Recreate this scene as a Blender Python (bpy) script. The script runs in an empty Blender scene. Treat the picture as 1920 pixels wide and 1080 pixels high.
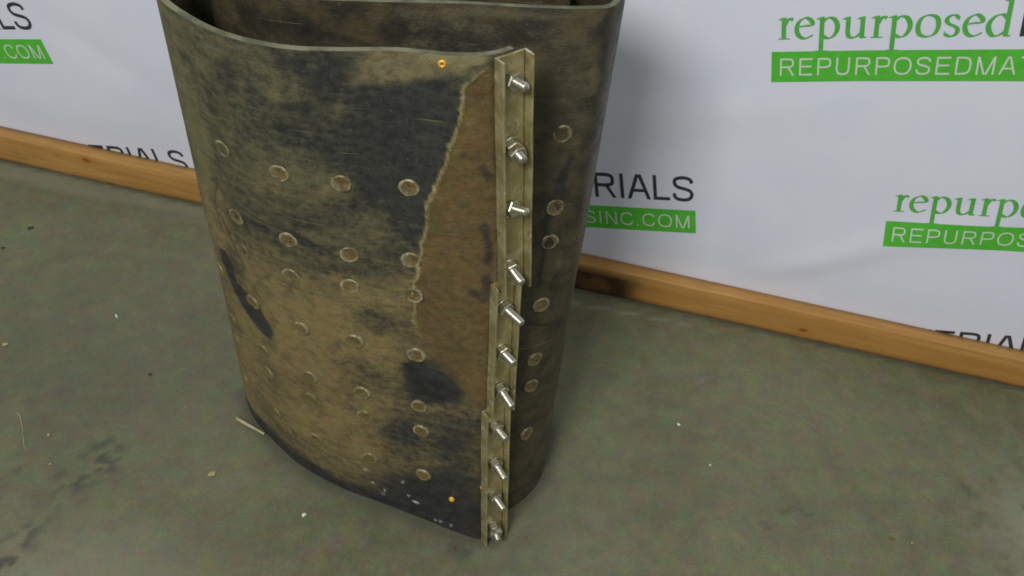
import bpy, bmesh, math, random
import numpy as np
from mathutils import Vector, Matrix, geometry
random.seed(4)
SC = bpy.context.scene
COL = SC.collection

# ------------------------------------------------------------------ camera, world, lights, exposure
cam_d = bpy.data.cameras.new('camera'); cam = bpy.data.objects.new('camera', cam_d); COL.objects.link(cam)
cam_d.sensor_width = 36; cam_d.lens = 35.24; cam_d.clip_start = .05; cam_d.clip_end = 60
cam.matrix_world = Matrix(((0.99624, -0.0866, -0.0, 0), (0.06286, 0.72311, -0.68787, 0), (0.05957, 0.68529, 0.72583, 1.7955), (0, 0, 0, 1)))
SC.camera = cam
world = bpy.data.worlds.new('World'); SC.world = world; world.use_nodes = True
world.node_tree.nodes['Background'].inputs[0].default_value = (.93, .97, 1, 1)
world.node_tree.nodes['Background'].inputs[1].default_value = .285
SC.view_settings.view_transform = 'Standard'; SC.view_settings.look = 'None'
SC.view_settings.exposure = 0; SC.view_settings.gamma = 1
SC.cycles.max_bounces = 6; SC.cycles.pixel_filter_type = 'BLACKMAN_HARRIS'; SC.cycles.filter_width = 1.75
def area(name, loc, aim, sx, sy, power, col):
    d = bpy.data.lights.new(name, 'AREA'); d.shape = 'RECTANGLE'; d.size = sx; d.size_y = sy; d.energy = power; d.color = col
    o = bpy.data.objects.new(name, d); COL.objects.link(o); o.location = loc
    o.rotation_euler = (Vector(aim) - Vector(loc)).to_track_quat('-Z', 'Y').to_euler()
area('ceiling_and_fill_light', (-1.2, -1.75, 4.0), (0.05, 1.4, .5), 1.3, .8, 138, (1, .98, .94))
area('ceiling_and_fill_light', (1.9, -1.2, 4.4), (0.5, 1.5, .3), 1.3, .35, 20, (1, .98, .94))  # weak fill lamp added on the right to lift the darker side

# ------------------------------------------------------------------ helpers
def tag(o, label=None, cat=None, group=None, kind=None):
    for k, v in (('label', label), ('category', cat), ('group', group), ('kind', kind)):
        if v: o[k] = v
    return o
def link(name, me, mat=None, parent=None):
    o = bpy.data.objects.new(name, me); COL.objects.link(o)
    if mat:
        for m in (mat if isinstance(mat, (list, tuple)) else [mat]): me.materials.append(m)
    if parent: o.parent = parent
    return o
def mesh(name, V, F, smooth=False):
    me = bpy.data.meshes.new(name); me.from_pydata([tuple(map(float, v)) for v in V], [], [tuple(map(int, f)) for f in F]); me.update()
    if smooth: me.shade_smooth()
    return me
def np_mesh(name, V, Q, smooth=True):
    me = bpy.data.meshes.new(name); V = np.asarray(V, np.float32); Q = np.asarray(Q, np.int32)
    me.vertices.add(len(V)); me.vertices.foreach_set('co', V.ravel())
    me.loops.add(Q.size); me.loops.foreach_set('vertex_index', Q.ravel())
    me.polygons.add(len(Q)); me.polygons.foreach_set('loop_start', np.arange(0, Q.size, 4, dtype=np.int32))
    me.polygons.foreach_set('loop_total', np.full(len(Q), 4, np.int32))
    me.polygons.foreach_set('use_smooth', np.full(len(Q), smooth))
    me.update(calc_edges=True); me.validate(); return me
def attr(me, name, a):
    a = np.asarray(a, np.float32)
    if a.ndim == 2:
        at = me.attributes.new(name, 'FLOAT_VECTOR', 'POINT'); at.data.foreach_set('vector', a.ravel())
    else:
        at = me.attributes.new(name, 'FLOAT', 'POINT'); at.data.foreach_set('value', a.ravel())
def vnoise(x, y, seed=0):
    """smooth value noise in [0,1] on numpy arrays"""
    g = np.random.RandomState(seed).rand(257, 257)
    xi, yi = np.floor(x).astype(int), np.floor(y).astype(int); fx, fy = x - xi, y - yi
    fx, fy = fx * fx * (3 - 2 * fx), fy * fy * (3 - 2 * fy); w = lambda a, b: g[a % 257, b % 257]
    return (w(xi, yi) * (1 - fx) + w(xi + 1, yi) * fx) * (1 - fy) + (w(xi, yi + 1) * (1 - fx) + w(xi + 1, yi + 1) * fx) * fy
def fbm(x, y, seed=0, oct=4):
    s = 0; a = .5; t = 0
    for i in range(oct): s = s + a * vnoise(x * 2 ** i, y * 2 ** i, seed + i); t += a; a *= .55
    return s / t
def sstep(a, b, x):
    t = np.clip((x - a) / (b - a), 0, 1); return t * t * (3 - 2 * t)
def poly_sd(px, py, poly):
    """signed distance to a closed polygon, negative inside"""
    d = np.full(px.shape, 1e9); ins = np.zeros(px.shape, bool); n = len(poly)
    for i in range(n):
        ax, ay = poly[i]; bx, by = poly[(i + 1) % n]; ex, ey = bx - ax, by - ay
        t = np.clip(((px - ax) * ex + (py - ay) * ey) / (ex * ex + ey * ey + 1e-12), 0, 1)
        d = np.minimum(d, np.hypot(px - ax - t * ex, py - ay - t * ey))
        c = (ay > py) != (by > py); xx = ax + (py - ay) / (ey if abs(ey) > 1e-9 else 1e-9) * ex; ins ^= c & (px < xx)
    return np.where(ins, -d, d)
def line_d(px, py, pts):
    d = np.full(px.shape, 1e9)
    for (ax, ay), (bx, by) in zip(pts[:-1], pts[1:]):
        ex, ey = bx - ax, by - ay; t = np.clip(((px - ax) * ex + (py - ay) * ey) / (ex * ex + ey * ey + 1e-12), 0, 1)
        d = np.minimum(d, np.hypot(px - ax - t * ex, py - ay - t * ey))
    return d
def lathe(prof, n=16, axis='z'):
    """prof: list of (radius, z); first and last may have radius 0"""
    V, F, idx = [], [], []
    for r, z in prof:
        if r < 1e-7: idx.append([len(V)]); V.append((0, 0, z))
        else:
            idx.append(list(range(len(V), len(V) + n)))
            V += [(r * math.cos(2 * math.pi * k / n), r * math.sin(2 * math.pi * k / n), z) for k in range(n)]
    for a, b in zip(idx[:-1], idx[1:]):
        for k in range(n):
            k2 = (k + 1) % n
            if len(a) == 1 and len(b) == 1: continue
            if len(a) == 1: F.append((a[0], b[k2], b[k]))
            elif len(b) == 1: F.append((a[k], a[k2], b[0]))
            else: F.append((a[k], a[k2], b[k2], b[k]))
    return V, [f[::-1] for f in F] if prof[0][1] > prof[-1][1] else F
class NT:
    """small node-tree writer"""
    def __init__(s, name, rough=.6, metal=0.):
        s.m = bpy.data.materials.new(name); s.m.use_nodes = True; s.t = s.m.node_tree; s.b = s.t.nodes['Principled BSDF']
        s.b.inputs['Roughness'].default_value = rough; s.b.inputs['Metallic'].default_value = metal
    def put(s, sock, v):
        if isinstance(v, bpy.types.NodeSocket): s.t.links.new(v, sock)
        elif isinstance(v, (tuple, list)) and len(v) == 3 and sock.type == 'RGBA': sock.default_value = (*v, 1)
        else: sock.default_value = v
    def node(s, typ, props=None, **ins):
        n = s.t.nodes.new(typ)
        for k, v in (props or {}).items(): setattr(n, k, v)
        for k, v in ins.items(): s.put(n.inputs[k.replace('_', ' ')], v)
        return n
    def attr(s, name, out='Fac'): return s.node('ShaderNodeAttribute', {'attribute_name': name}).outputs[out]
    def obj(s): return s.node('ShaderNodeTexCoord').outputs['Object']
    def map(s, vec, rot=(0, 0, 0), scale=(1, 1, 1), loc=(0, 0, 0)):
        return s.node('ShaderNodeMapping', None, Vector=vec, Rotation=rot, Scale=scale, Location=loc).outputs[0]
    def noise(s, vec, scale, detail=4, rough=.55, out='Fac', dist=0.):
        return s.node('ShaderNodeTexNoise', None, Vector=vec, Scale=scale, Detail=detail, Roughness=rough, Distortion=dist).outputs[out]
    def math(s, op, a, b=0., c=None, clamp=False):
        n = s.t.nodes.new('ShaderNodeMath'); n.operation = op; n.use_clamp = clamp
        s.put(n.inputs[0], a); s.put(n.inputs[1], b)
        if c is not None: s.put(n.inputs[2], c)
        return n.outputs[0]
    def step(s, x, a, b, lo=0., hi=1.):
        n = s.t.nodes.new('ShaderNodeMapRange'); n.interpolation_type = 'SMOOTHSTEP'
        s.put(n.inputs[0], x); n.inputs[1].default_value = a; n.inputs[2].default_value = b; n.inputs[3].default_value = lo; n.inputs[4].default_value = hi
        return n.outputs[0]
    def mix(s, f, a, b, blend='MIX'):
        n = s.t.nodes.new('ShaderNodeMix'); n.data_type = 'RGBA'; n.blend_type = blend; n.clamp_factor = True
        s.put(n.inputs[0], f); s.put(n.inputs[6], a); s.put(n.inputs[7], b); return n.outputs[2]
    def color(s, v): s.put(s.b.inputs['Base Color'], v)
    def rough(s, v): s.put(s.b.inputs['Roughness'], v)
    def bump(s, h, dist=.001, strength=1.):
        n = s.node('ShaderNodeBump', None, Height=h, Distance=dist, Strength=strength); s.t.links.new(n.outputs[0], s.b.inputs['Normal'])

# ------------------------------------------------------------------ shape of the belt (plan curves at its top and bottom edge) and where its wear lies
import numpy as np, math
H_BELT=1.08; THICK=0.0065
TOPC=[(-.012,1.108),(-.05,1.081),(-.10,1.070),(-.17,1.070),(-.24,1.059),(-.31,1.054),(-.385,1.070),(-.445,1.104),(-.492,1.148),(-.523,1.22),(-.538,1.32),(-.505,1.44),(-.40,1.535),(-.22,1.59),(-.04,1.575),(.06,1.49),(.11,1.37),(.122,1.28),(.105,1.223),(.068,1.208),(0,1.199),(-.10,1.193),(-.23,1.178),(-.35,1.172),(-.435,1.205),(-.462,1.275),(-.39,1.35),(-.25,1.40),(-.1,1.39),(.048,1.36)]
BOTC=[(.028,1.034),(-.015,1.008),(-.07,1.018),(-.14,1.042),(-.225,1.069),(-.315,1.097),(-.41,1.144),(-.48,1.20),(-.525,1.243),(-.552,1.29),(-.56,1.37),(-.52,1.47),(-.40,1.56),(-.2,1.6),(-.03,1.575),(.06,1.48),(.1,1.36),(.105,1.25),(.093,1.16),(.06,1.107),(.02,1.078),(-.08,1.082),(-.22,1.115),(-.33,1.165),(-.41,1.23),(-.44,1.3),(-.39,1.37),(-.25,1.41),(-.1,1.4),(.045,1.37)]
def catmull(P,n=40):
    P=np.array(P,float); Q=np.vstack([2*P[0]-P[1],P,2*P[-1]-P[-2]]); out=[]
    for i in range(len(P)-1):
        p0,p1,p2,p3=Q[i:i+4]
        t=np.linspace(0,1,n,endpoint=False)[:,None]
        out.append(.5*((2*p1)+(-p0+p2)*t+(2*p0-5*p1+4*p2-p3)*t*t+(-p0+3*p1-3*p2+p3)*t**3))
    out.append(P[-1:]); return np.vstack(out)
squash=lambda C: [(x, y if y<1.28 else 1.28+(y-1.28)*.40) for x,y in C]   # the back of the coil lies close behind its front
TOPC=squash(TOPC); BOTC=squash(BOTC)
_T=catmull(TOPC); _B=catmull(BOTC)
_M=(_T+_B)/2; _S=np.concatenate([[0],np.cumsum(np.hypot(*np.diff(_M,axis=0).T))])
KN=_S[::40]   # arclength at each control point
def belt_pt(s,z):
    """point on the outer face of the belt at arclength s (from the laced end) and height z"""
    s=np.asarray(s,float); z=np.asarray(z,float); f=z/H_BELT
    tx,ty=np.interp(s,_S,_T[:,0]),np.interp(s,_S,_T[:,1]); bx,by=np.interp(s,_S,_B[:,0]),np.interp(s,_S,_B[:,1])
    return np.stack([bx+(tx-bx)*f,by+(ty-by)*f,z],-1)
def belt_nrm(s,z):
    e=.004; a=belt_pt(np.clip(np.asarray(s)-e,0,_S[-1]),z); b=belt_pt(np.clip(np.asarray(s)+e,0,_S[-1]),z); ts=b-a
    tz=belt_pt(s,np.asarray(z)+.002)-belt_pt(s,np.asarray(z)-.002)
    n=np.cross(tz,ts); n/=np.linalg.norm(n,axis=-1,keepdims=True)
    return n
OUT_DUST= [[0.194,1.006,-10.61,-2.3,2.27,-12.29,-0.55],[0.216,0.896,-10.5,-7.84,9.82,-9.48,-0.6],[0.224,0.886,-24.78,-13.27,8.42,-12.33,-0.3],[0.166,0.792,-24.96,-4.35,0.58,-10.53,-0.45],[0.274,1.042,-23.97,-2.36,-0.71,-27.19,-0.4],[0.31,1.05,-25.71,-3.01,-4.43,-55.69,-0.3],[0.428,1.016,-55.7,6.46,-18.08,-33.14,-0.4],[0.384,1.002,-46.25,23.11,-27.01,-35.84,-0.35],[0.314,0.982,-31.1,-9.33,14.76,-119.69,-0.5],[0.342,1.062,-24.78,-5.53,-7.2,-101.22,-0.25],[0.526,1.004,-71.3,19.49,-32.05,-43.38,-0.4],[0.236,0.572,-24.34,-8.57,12.21,-25.68,-0.4],[0.272,0.688,-21.14,-1.61,-9.96,-60.21,-0.3],[0.26,0.948,-21.27,-1.83,-2.42,-44.18,-0.25],[0.16,0.436,-23.32,-8.51,6.49,-13.25,-0.7],[0.118,0.446,-25.05,-8.87,7.51,-15.48,-0.75],[0.222,0.232,-21.59,-6.92,4.37,-8.02,-0.55],[0.094,0.294,-22.92,-0.04,-3.16,-8.07,-0.3],[0.112,0.102,-15.39,-0.13,-8.01,-13.9,-0.8],[0.204,0.06,-17.35,-3.54,0.14,-10.54,-0.45],[0.168,0.468,-71.8,-2.53,-12.4,-36.25,-0.3],[0.406,0.73,-17.56,-7.84,7.1,-118.93,-0.45],[0.334,0.728,-19.71,-9.61,39.81,-85.74,-0.5],[0.504,0.59,-29.31,17.31,-20.73,-17.66,-0.35],[0.306,0.786,-16.75,-1.59,-5.35,-30.6,-0.2],[0.34,0.94,-29.31,-3.66,-8.9,-42.88,-0.25],[0.228,0.696,-29.39,-1.81,-4.07,-28.82,-0.25],[0.378,0.334,-24.48,-11.22,19.24,-28.15,-0.25],[0.298,0.316,-25.92,-9.01,20.13,-34.56,-0.25],[0.252,0.442,-26.24,-9.91,16.87,-27.83,-0.3],[0.46,0.524,-37.28,23.0,-42.48,-32.76,-0.2],[0.144,0.994,-17.58,-3.14,0.88,-13.79,-0.45],[0.138,0.894,-24.33,-4.04,0.34,-9.62,-0.45],[0.356,0.946,-14.56,-6.41,2.24,-13.68,-0.15],[0.376,0.464,-8.56,-3.48,1.52,-5.8,0.45],[0.332,0.262,-8.41,-3.21,3.54,-6.0,0.35],[0.258,0.178,-15.05,-3.4,1.35,-11.02,0.35],[0.404,0.186,-13.7,-5.7,4.31,-8.57,0.3],[0.324,0.602,-13.47,-1.23,-6.69,-19.06,0.35],[0.428,0.576,-16.35,3.21,-12.35,-12.02,0.35],[0.25,0.494,-18.37,-5.12,4.25,-16.15,0.4],[0.106,1.072,-16.38,-0.66,-2.8,-109.11,0.75],[0.176,1.054,-46.09,-9.73,13.58,-88.5,0.4],[0.188,1.032,-52.52,-3.03,-1.82,-103.07,0.5],[0.214,1.044,-90.37,-36.85,11.86,-28.43,0.3],[0.538,0.966,-37.16,-0.47,-12.92,-18.18,0.35],[0.536,0.858,-28.38,-0.3,-10.82,-13.82,0.35],[0.53,0.726,-23.99,1.19,-8.31,-9.36,0.4],[0.446,0.926,-42.75,4.73,-16.75,-26.08,0.3],[0.384,0.88,-17.92,-2.58,-7.89,-24.81,0.15],[0.308,0.854,-17.1,-1.71,-3.66,-24.62,0.15],[0.268,0.852,-35.11,-2.94,-3.5,-39.78,0.35],[0.37,0.844,-27.11,-3.58,-12.02,-38.32,0.3],[0.196,0.648,-16.62,-0.81,-4.78,-27.95,0.3],[0.056,0.226,-34.74,0.35,-0.43,-8.92,0.25],[0.086,0.358,-35.43,0.04,-7.65,-22.7,0.3],[0.136,0.21,-23.55,-0.46,-41.34,-74.65,0.35],[0.288,1.058,-94.03,-10.01,-5.35,-155.34,0.5],[0.366,1.006,-26.25,-21.72,55.07,-77.08,0.35],[0.482,1.012,-55.13,-42.06,-0.53,-72.22,0.3],[0.254,1.002,-161.78,-39.48,2.97,-18.95,0.3],[0.652,0.102,-6.56,14.22,-7.72,-8.53,0.2],[0.498,0.398,-17.42,12.28,-20.6,-14.67,0.35],[0.528,0.244,-12.79,8.27,-12.65,-8.75,0.3]]
IN_DUST= [[1.9541,1.028,-23.47,-2.45,-3.16,-30.45,-0.4],[2.0261,1.022,-28.27,-5.24,-8.47,-29.79,-0.35],[1.8961,1.048,-24.04,-1.52,-1.57,-35.97,-0.5],[1.9941,1.01,-78.52,-35.98,7.28,-42.06,-0.5],[1.8561,1.026,-15.11,-0.62,-3.75,-77.49,-0.2],[1.6601,1.03,-55.04,2.53,-6.03,-90.63,-0.5],[1.5541,1.044,-37.03,6.0,1.58,-31.18,-0.5],[1.6281,1.056,-11.7,0.35,-0.15,-108.3,-0.3],[1.6141,0.886,-79.51,2.94,0.37,-7.39,-0.45],[1.5501,0.356,-24.8,1.36,4.27,-4.69,-0.3],[1.5441,0.704,-45.98,-1.53,3.83,-6.58,-0.35],[1.7061,1.066,-7.57,-0.05,-2.69,-131.33,0.45],[1.7581,1.046,-22.26,0.07,-3.12,-106.89,0.25],[1.5461,0.976,-90.96,0.88,7.84,-29.39,0.6],[1.5641,1.032,-62.35,8.55,3.67,-103.29,0.35],[1.9101,1.052,-18.24,-2.68,6.93,-124.67,0.1],[1.9861,1.008,-25.34,-3.48,-23.88,-118.44,0.3],[1.7881,1.022,-16.48,-0.16,-3.56,-124.84,0.1],[1.5741,0.928,-39.82,-16.83,37.28,-52.61,0.25],[1.5741,0.806,-44.69,5.08,6.47,-33.81,0.2],[1.5701,0.624,-25.26,2.9,4.83,-14.49,0.1]]
RUST= [(0.028, 1.07), (0.048, 1.066), (0.064, 1.052), (0.08, 1.036), (0.088, 1.016), (0.092, 1.0), (0.094, 0.98), (0.1, 0.962), (0.108, 0.93), (0.112, 0.9), (0.114, 0.874), (0.122, 0.848), (0.128, 0.818), (0.13, 0.794), (0.138, 0.756), (0.14, 0.722), (0.146, 0.682), (0.15, 0.646), (0.156, 0.614), (0.154, 0.578), (0.148, 0.53), (0.124, 0.504), (0.104, 0.478), (0.088, 0.442), (0.084, 0.412), (0.058, 0.404), (0.028, 0.39)]
HEADS_IN= [(1.5861, 0.884), (1.5841, 0.75), (1.5861, 0.682), (1.5881, 0.546), (1.5881, 0.416), (1.5901, 0.35), (1.5881, 0.218)]
DARK_PATCH= [(0.546, 0.594), (0.524, 0.6), (0.512, 0.568), (0.51, 0.526), (0.486, 0.52), (0.464, 0.522), (0.442, 0.48), (0.43, 0.454), (0.438, 0.42), (0.458, 0.422), (0.49, 0.438), (0.512, 0.464), (0.526, 0.49), (0.538, 0.518), (0.55, 0.544)]
DARK_PATCH2= [(0.194, 0.474), (0.158, 0.496), (0.15, 0.476), (0.132, 0.482), (0.104, 0.458), (0.086, 0.432), (0.094, 0.41), (0.152, 0.378), (0.186, 0.398)]
CREASE= [(0.444, 0.752), (0.404, 0.748), (0.374, 0.744), (0.334, 0.736), (0.312, 0.726), (0.294, 0.718)]
SMEAR_IN= [(1.5621, 0.842), (1.5701, 0.842), (1.5861, 0.808), (1.5941, 0.764), (1.6021, 0.72), (1.6001, 0.654), (1.6001, 0.586), (1.5921, 0.584), (1.5921, 0.664), (1.5901, 0.718), (1.5781, 0.764), (1.5701, 0.8)]
CRACK_IN= [(1.6141, 0.51), (1.5821, 0.498), (1.5541, 0.484), (1.5101, 0.452)]
WHITE= [(0.184, 0.052), (0.248, 0.04), (0.242, 0.054), (0.198, 0.066), (0.146, 0.014), (0.134, 0.016), (0.112, 0.018), (0.264, 0.07), (0.276, 0.112), (0.206, 0.108)]
EYES=[(0.114, 1.068),(0.108, 0.114),(0.05, 0.174)]
# plates: top z, bottom z, sideways shift at top and bottom, width, lift, flange height, bolts (z, length, side tilt, up tilt, dirt)
LACING=[(1.077,.672,.001,.017,.049,.0035,.019,[(1.040,.033,.05,.12,0),(.937,.036,-.05,-.10,1),(.830,.036,.22,.30,0),(.716,.040,-.08,-.06,0)]),
        (.688,.388,.004,.001,.047,.0005,.017,[(.633,.047,.10,-.02,0),(.535,.038,.02,.04,0),(.443,.044,-.06,-.10,0)]),
        (.398,.004,-.007,-.003,.050,-.0015,.017,[(.347,.036,.06,-.10,0),(.243,.041,-.04,-.12,0),(.140,.038,.0,-.02,0),(.042,.036,-.25,-.15,1)])]
# banner logos: x of the bar's left end, y of its bottom, turn
LOGOS=[(-1.963,.572,0),(-.675,.560,0),(.613,.549,.018),(.864,.136,0),(-.424,.140,0),(-1.716,.182,-.03),(.405,-.285,0)]
LITTER=[('crumb', (-0.376, 1.026), 0.00468, 0.00351, 0.00312, 0.6, 'w', 'small bright white crumb on the concrete in front of the belt', 'crumb', 1),
('crumb', (0.393, 1.329), 0.00429, 0.00312, 0.00234, 2.2, 'w', 'small white crumb on the open concrete right of the belt', 'crumb', 2),
('crumb', (0.456, 1.23), 0.00234, 0.00195, 0.00156, 0.4, 'w', 'tiny pale crumb nearer the camera than the other crumb right of the belt', 'crumb', 3),
('crumb', (-1.126, 1.389), 0.00624, 0.00468, 0.00312, 0.2, 't', 'flat tan crumb at the far left edge of the concrete', 'crumb', 4),
('crumb', (-0.912, 1.5), 0.00234, 0.00624, 0.00234, 0.5, 'w', 'slim pale crumb midway across the left floor', 'crumb', 5),
('crumb', (-0.941, 1.161), 0.00351, 0.00312, 0.00234, 1.5, 't', 'little pale yellow crumb just above the black stain', 'crumb', 6),
('crumb', (-0.911, 1.092), 0.00312, 0.00234, 0.00234, 0.5, 't', 'little pale yellow crumb inside the black stain', 'crumb', 7),
('dirt_clod', (-0.581, 1.101), 0.0078, 0.00546, 0.00312, 0.5, 't', 'tan dirt clod lying alone on the concrete left of the belt', 'dirt clod', 8),
('crumb', (0.859, 1.083), 0.00234, 0.00234, 0.00156, 0.5, 't', 'tiny yellow crumb near the bottom right corner', 'crumb', 9),
('chip', (0.82, 1.089), 0.00546, 0.00312, 0.00156, -0.3, 'b', 'small brown chip near the bottom right corner', 'chip', 10),
('grit', (-1.216, 1.763), 0.00858, 0.0039, 0.00234, 0.4, 'd', 'black speck of grit on the left floor below the timber board', 'grit', 11),
('grit', (-1.254, 1.686), 0.00468, 0.00312, 0.00234, 0.2, 'd', 'small dark speck of grit at the left edge of the floor', 'grit', 12),
('grit', (-0.784, 1.341), 0.00312, 0.00312, 0.00234, 0.2, 'd', 'small dark speck of grit on the floor left of the leaning belt', 'grit', 13),
('splinter', (-0.068, 0.978), 0.00234, 0.00546, 0.00234, 0.2, 'b', 'small brown splinter beside the foot of the bolted plates', 'splinter', 14)]

# ------------------------------------------------------------------ materials
def mat_floor():
    n = NT('concrete_floor', .62); o = n.obj()
    big = n.noise(o, 2.2, 5, .55); mid = n.noise(o, 16, 5, .6); fine = n.noise(o, 240, 3, .7); hue = n.noise(o, 26, 3, .5, 'Color')
    c = n.mix(n.step(big, .3, .7), (.122, .124, .063), (.174, .174, .094))
    c = n.mix(n.step(mid, .35, .7, 0, .45), c, (.215, .207, .118))
    c = n.mix(.42, c, hue, 'SOFT_LIGHT'); c = n.mix(.42, c, n.noise(o, 80, 3, .6, 'Color'), 'SOFT_LIGHT'); c = n.mix(.35, c, n.step(n.noise(o, 420, 2, .7), .3, .7), 'SOFT_LIGHT')
    c = n.mix(n.step(fine, .3, .75, 0, .42), c, (.1, .105, .07))
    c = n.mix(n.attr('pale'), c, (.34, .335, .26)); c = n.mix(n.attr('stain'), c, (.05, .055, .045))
    n.color(c); n.rough(n.step(mid, .3, .7, .5, .72)); n.bump(n.math('ADD', n.math('MULTIPLY', fine, .5), mid), .0012, .5); return n.m
def mat_banner():
    n = NT('white_vinyl', .5); o = n.obj()
    c = n.mix(n.step(n.noise(o, 5, 3), .35, .65), (.76, .795, .92), (.79, .815, .92))
    c = n.mix(.1, c, n.noise(o, 24, 3, .6, 'Color'), 'SOFT_LIGHT'); c = n.mix(.08, c, n.noise(o, 300, 2, .6, 'Color'), 'SOFT_LIGHT')
    n.color(c); n.bump(n.noise(o, 500, 2), .0003, .3); return n.m
def mat_print(name, col, dark):
    n = NT(name, .5); o = n.obj(); c = n.mix(n.step(n.noise(o, 60, 4), .3, .7), col, dark); n.color(c); return n.m
def mat_wood():
    n = NT('pine_timber', .55); o = n.obj()
    g = n.noise(n.map(o, scale=(1.2, 14, 22)), 3.2, 7, .6, dist=.6); g2 = n.noise(n.map(o, scale=(.5, 3, 4)), 2.2, 3, .5)
    c = n.mix(n.step(g, .32, .7), (.38, .195, .048), (.51, .29, .08)); c = n.mix(n.step(g2, .38, .68, 0, .55), c, (.44, .20, .04))
    fine = n.noise(n.map(o, scale=(6, 120, 160)), 4, 3, .6); c = n.mix(n.step(fine, .35, .75, 0, .22), c, (.36, .16, .035))
    for (ku, kv, r) in ((-1.14, .07, .012), (-1.225, .064, .005), (.72, .03, .011), (.86, .05, .004)):
        v = n.node('ShaderNodeVectorMath', {'operation': 'SUBTRACT'}); n.put(v.inputs[0], o); v.inputs[1].default_value = (ku, -.038, kv)
        v2 = n.map(v.outputs[0], scale=(.6, .2, 1)); d = n.node('ShaderNodeVectorMath', {'operation': 'LENGTH'}); n.put(d.inputs[0], v2)
        dd = n.math('ADD', d.outputs['Value'], n.math('MULTIPLY', n.noise(o, 90, 2), .006))
        c = n.mix(n.step(dd, r * .6, r * 1.1, 1, 0), c, (.17, .055, .012)); c = n.mix(n.step(dd, r, r * 2.6, .35, 0), c, (.40, .15, .02))
    c = n.mix(n.attr('dark_brown'), c, (.045, .017, .007)); c = n.mix(n.step(n.noise(o, 7, 4, .6), .55, .75, 0, .45), c, (.30, .16, .05)); zz = n.node('ShaderNodeSeparateXYZ', None, Vector=o).outputs[2]; c = n.mix(n.step(n.math('ADD', zz, n.math('MULTIPLY', n.noise(o, 40, 3), .012)), .006, .018, .75, 0), c, (.07, .05, .03))  # masked dark brown part, then a darker line along the bottom edge
    n.color(c); n.bump(g, .0015, .4); return n.m
def mat_belt():
    n = NT('dusty_rubber', .6); v = n.attr('suv', 'Vector'); dust = n.attr('dust'); rust = n.attr('rust'); bare = n.attr('bare'); ridge = n.attr('ridge'); inner = n.attr('inner')
    n1 = n.noise(v, 9, 8, .66, dist=.3); n2 = n.noise(n.map(v, rot=(0, 0, -.75), scale=(16, 75, 1)), 1., 6, .68); n3 = n.noise(v, 70, 5, .65); n4 = n.noise(v, 320, 3, .6)
    m = n.math('ADD', n.math('MULTIPLY', n1, .75), n.math('ADD', n.math('MULTIPLY', n2, .75), n.math('MULTIPLY', n3, .9)))   # mean about 1.05
    k = n.math('ADD', n.math('MULTIPLY', n.math('SUBTRACT', m, 1.2), 1.3), dust)
    cov = n.step(k, -.22, 1.05)
    zc = n.node('ShaderNodeSeparateXYZ', None, Vector=v).outputs[1]; big = n.noise(v, 5, 5, .6)
    warm = n.math('ADD', n.step(zc, .95, .45), n.math('MULTIPLY', n.math('SUBTRACT', n.noise(v, 13, 5, .62, dist=.4), .5), 1.6))
    tan = n.mix(n.step(warm, -.1, 1.), (.142, .130, .058), (.245, .182, .066))
    tan = n.mix(n.step(n.noise(v, 42, 5, .65), .52, .80, 0, .7), tan, (.32, .265, .125))
    tan = n.mix(n.step(n2, .50, .72, 0, .55), tan, (.125, .13, .068))
    tan = n.mix(.35, tan, n.noise(v, 60, 3, .6, 'Color'), 'SOFT_LIGHT')
    rub = n.mix(n.step(n3, .3, .75), (.020, .022, .022), (.046, .048, .045)); rub = n.mix(n.step(n2, .48, .72, 0, .6), rub, (.058, .066, .045))
    grime = n.noise(v, 24, 6, .7, dist=.6); cov = n.math('MULTIPLY', cov, n.step(grime, .28, .56, .45, 1.))
    c = n.mix(cov, rub, tan)
    br = n.mix(n.step(n3, .25, .75), (.085, .059, .022), (.138, .094, .034)); br = n.mix(n.step(n.noise(v, 12, 5, .65), .42, .68, 0, .7), br, (.17, .115, .04)); br = n.mix(n.step(n.noise(v, 26, 5, .65, dist=.4), .56, .72, 0, .75), br, (.06, .052, .036)); br = n.mix(.4, br, n.noise(v, 60, 3, .6, 'Color'), 'SOFT_LIGHT')
    c = n.mix(n.math('MULTIPLY', rust, n.step(n4, .1, .4, .75, 1)), c, br)
    ib = n.mix(n.step(n.noise(v, 18, 6, .65), .35, .68), (.027, .025, .020), (.088, .070, .034))
    c = n.mix(n.math('MULTIPLY', inner, n.step(cov, .2, .9, .95, .55)), c, ib)
    c = n.mix(n.math('MULTIPLY', n.step(n4, .48, .72, 0, .5), cov), c, (.07, .062, .036)); c = n.mix(n.step(n.noise(v, 150, 4, .7), .60, .76, 0, .55), c, (.30, .255, .13))
    c = n.mix(n.math('MULTIPLY', ridge, n.step(n3, .3, .6, .55, 1)), c, (.36, .295, .135))
    bk = n.mix(n.step(n.noise(v, 40, 4), .35, .7), (.013, .013, .016), (.036, .035, .036)); c = n.mix(bare, c, bk)
    c = n.mix(n.math('MULTIPLY', n.attr('fleck'), n.step(n.noise(v, 260, 2), .42, .52)), c, (.75, .78, .76))
    s1 = n.noise(n.map(v, rot=(0, 0, .25), scale=(5, 210, 1)), 1., 3, .6); s2 = n.noise(n.map(v, rot=(0, 0, -.9), scale=(6, 170, 1)), 1., 3, .6)
    c = n.mix(n.step(s1, .66, .72, 0, .55), c, (.26, .225, .12)); c = n.mix(n.step(s2, .67, .73, 0, .6), c, (.028, .028, .026))
    n.color(c); n.rough(n.step(cov, 0, 1, .40, .85))
    h = n.math('ADD', n.math('MULTIPLY', cov, .7), n.math('ADD', n.math('MULTIPLY', n3, .6), n.math('MULTIPLY', n4, .35))); n.bump(h, .0022, .75); return n.m
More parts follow.
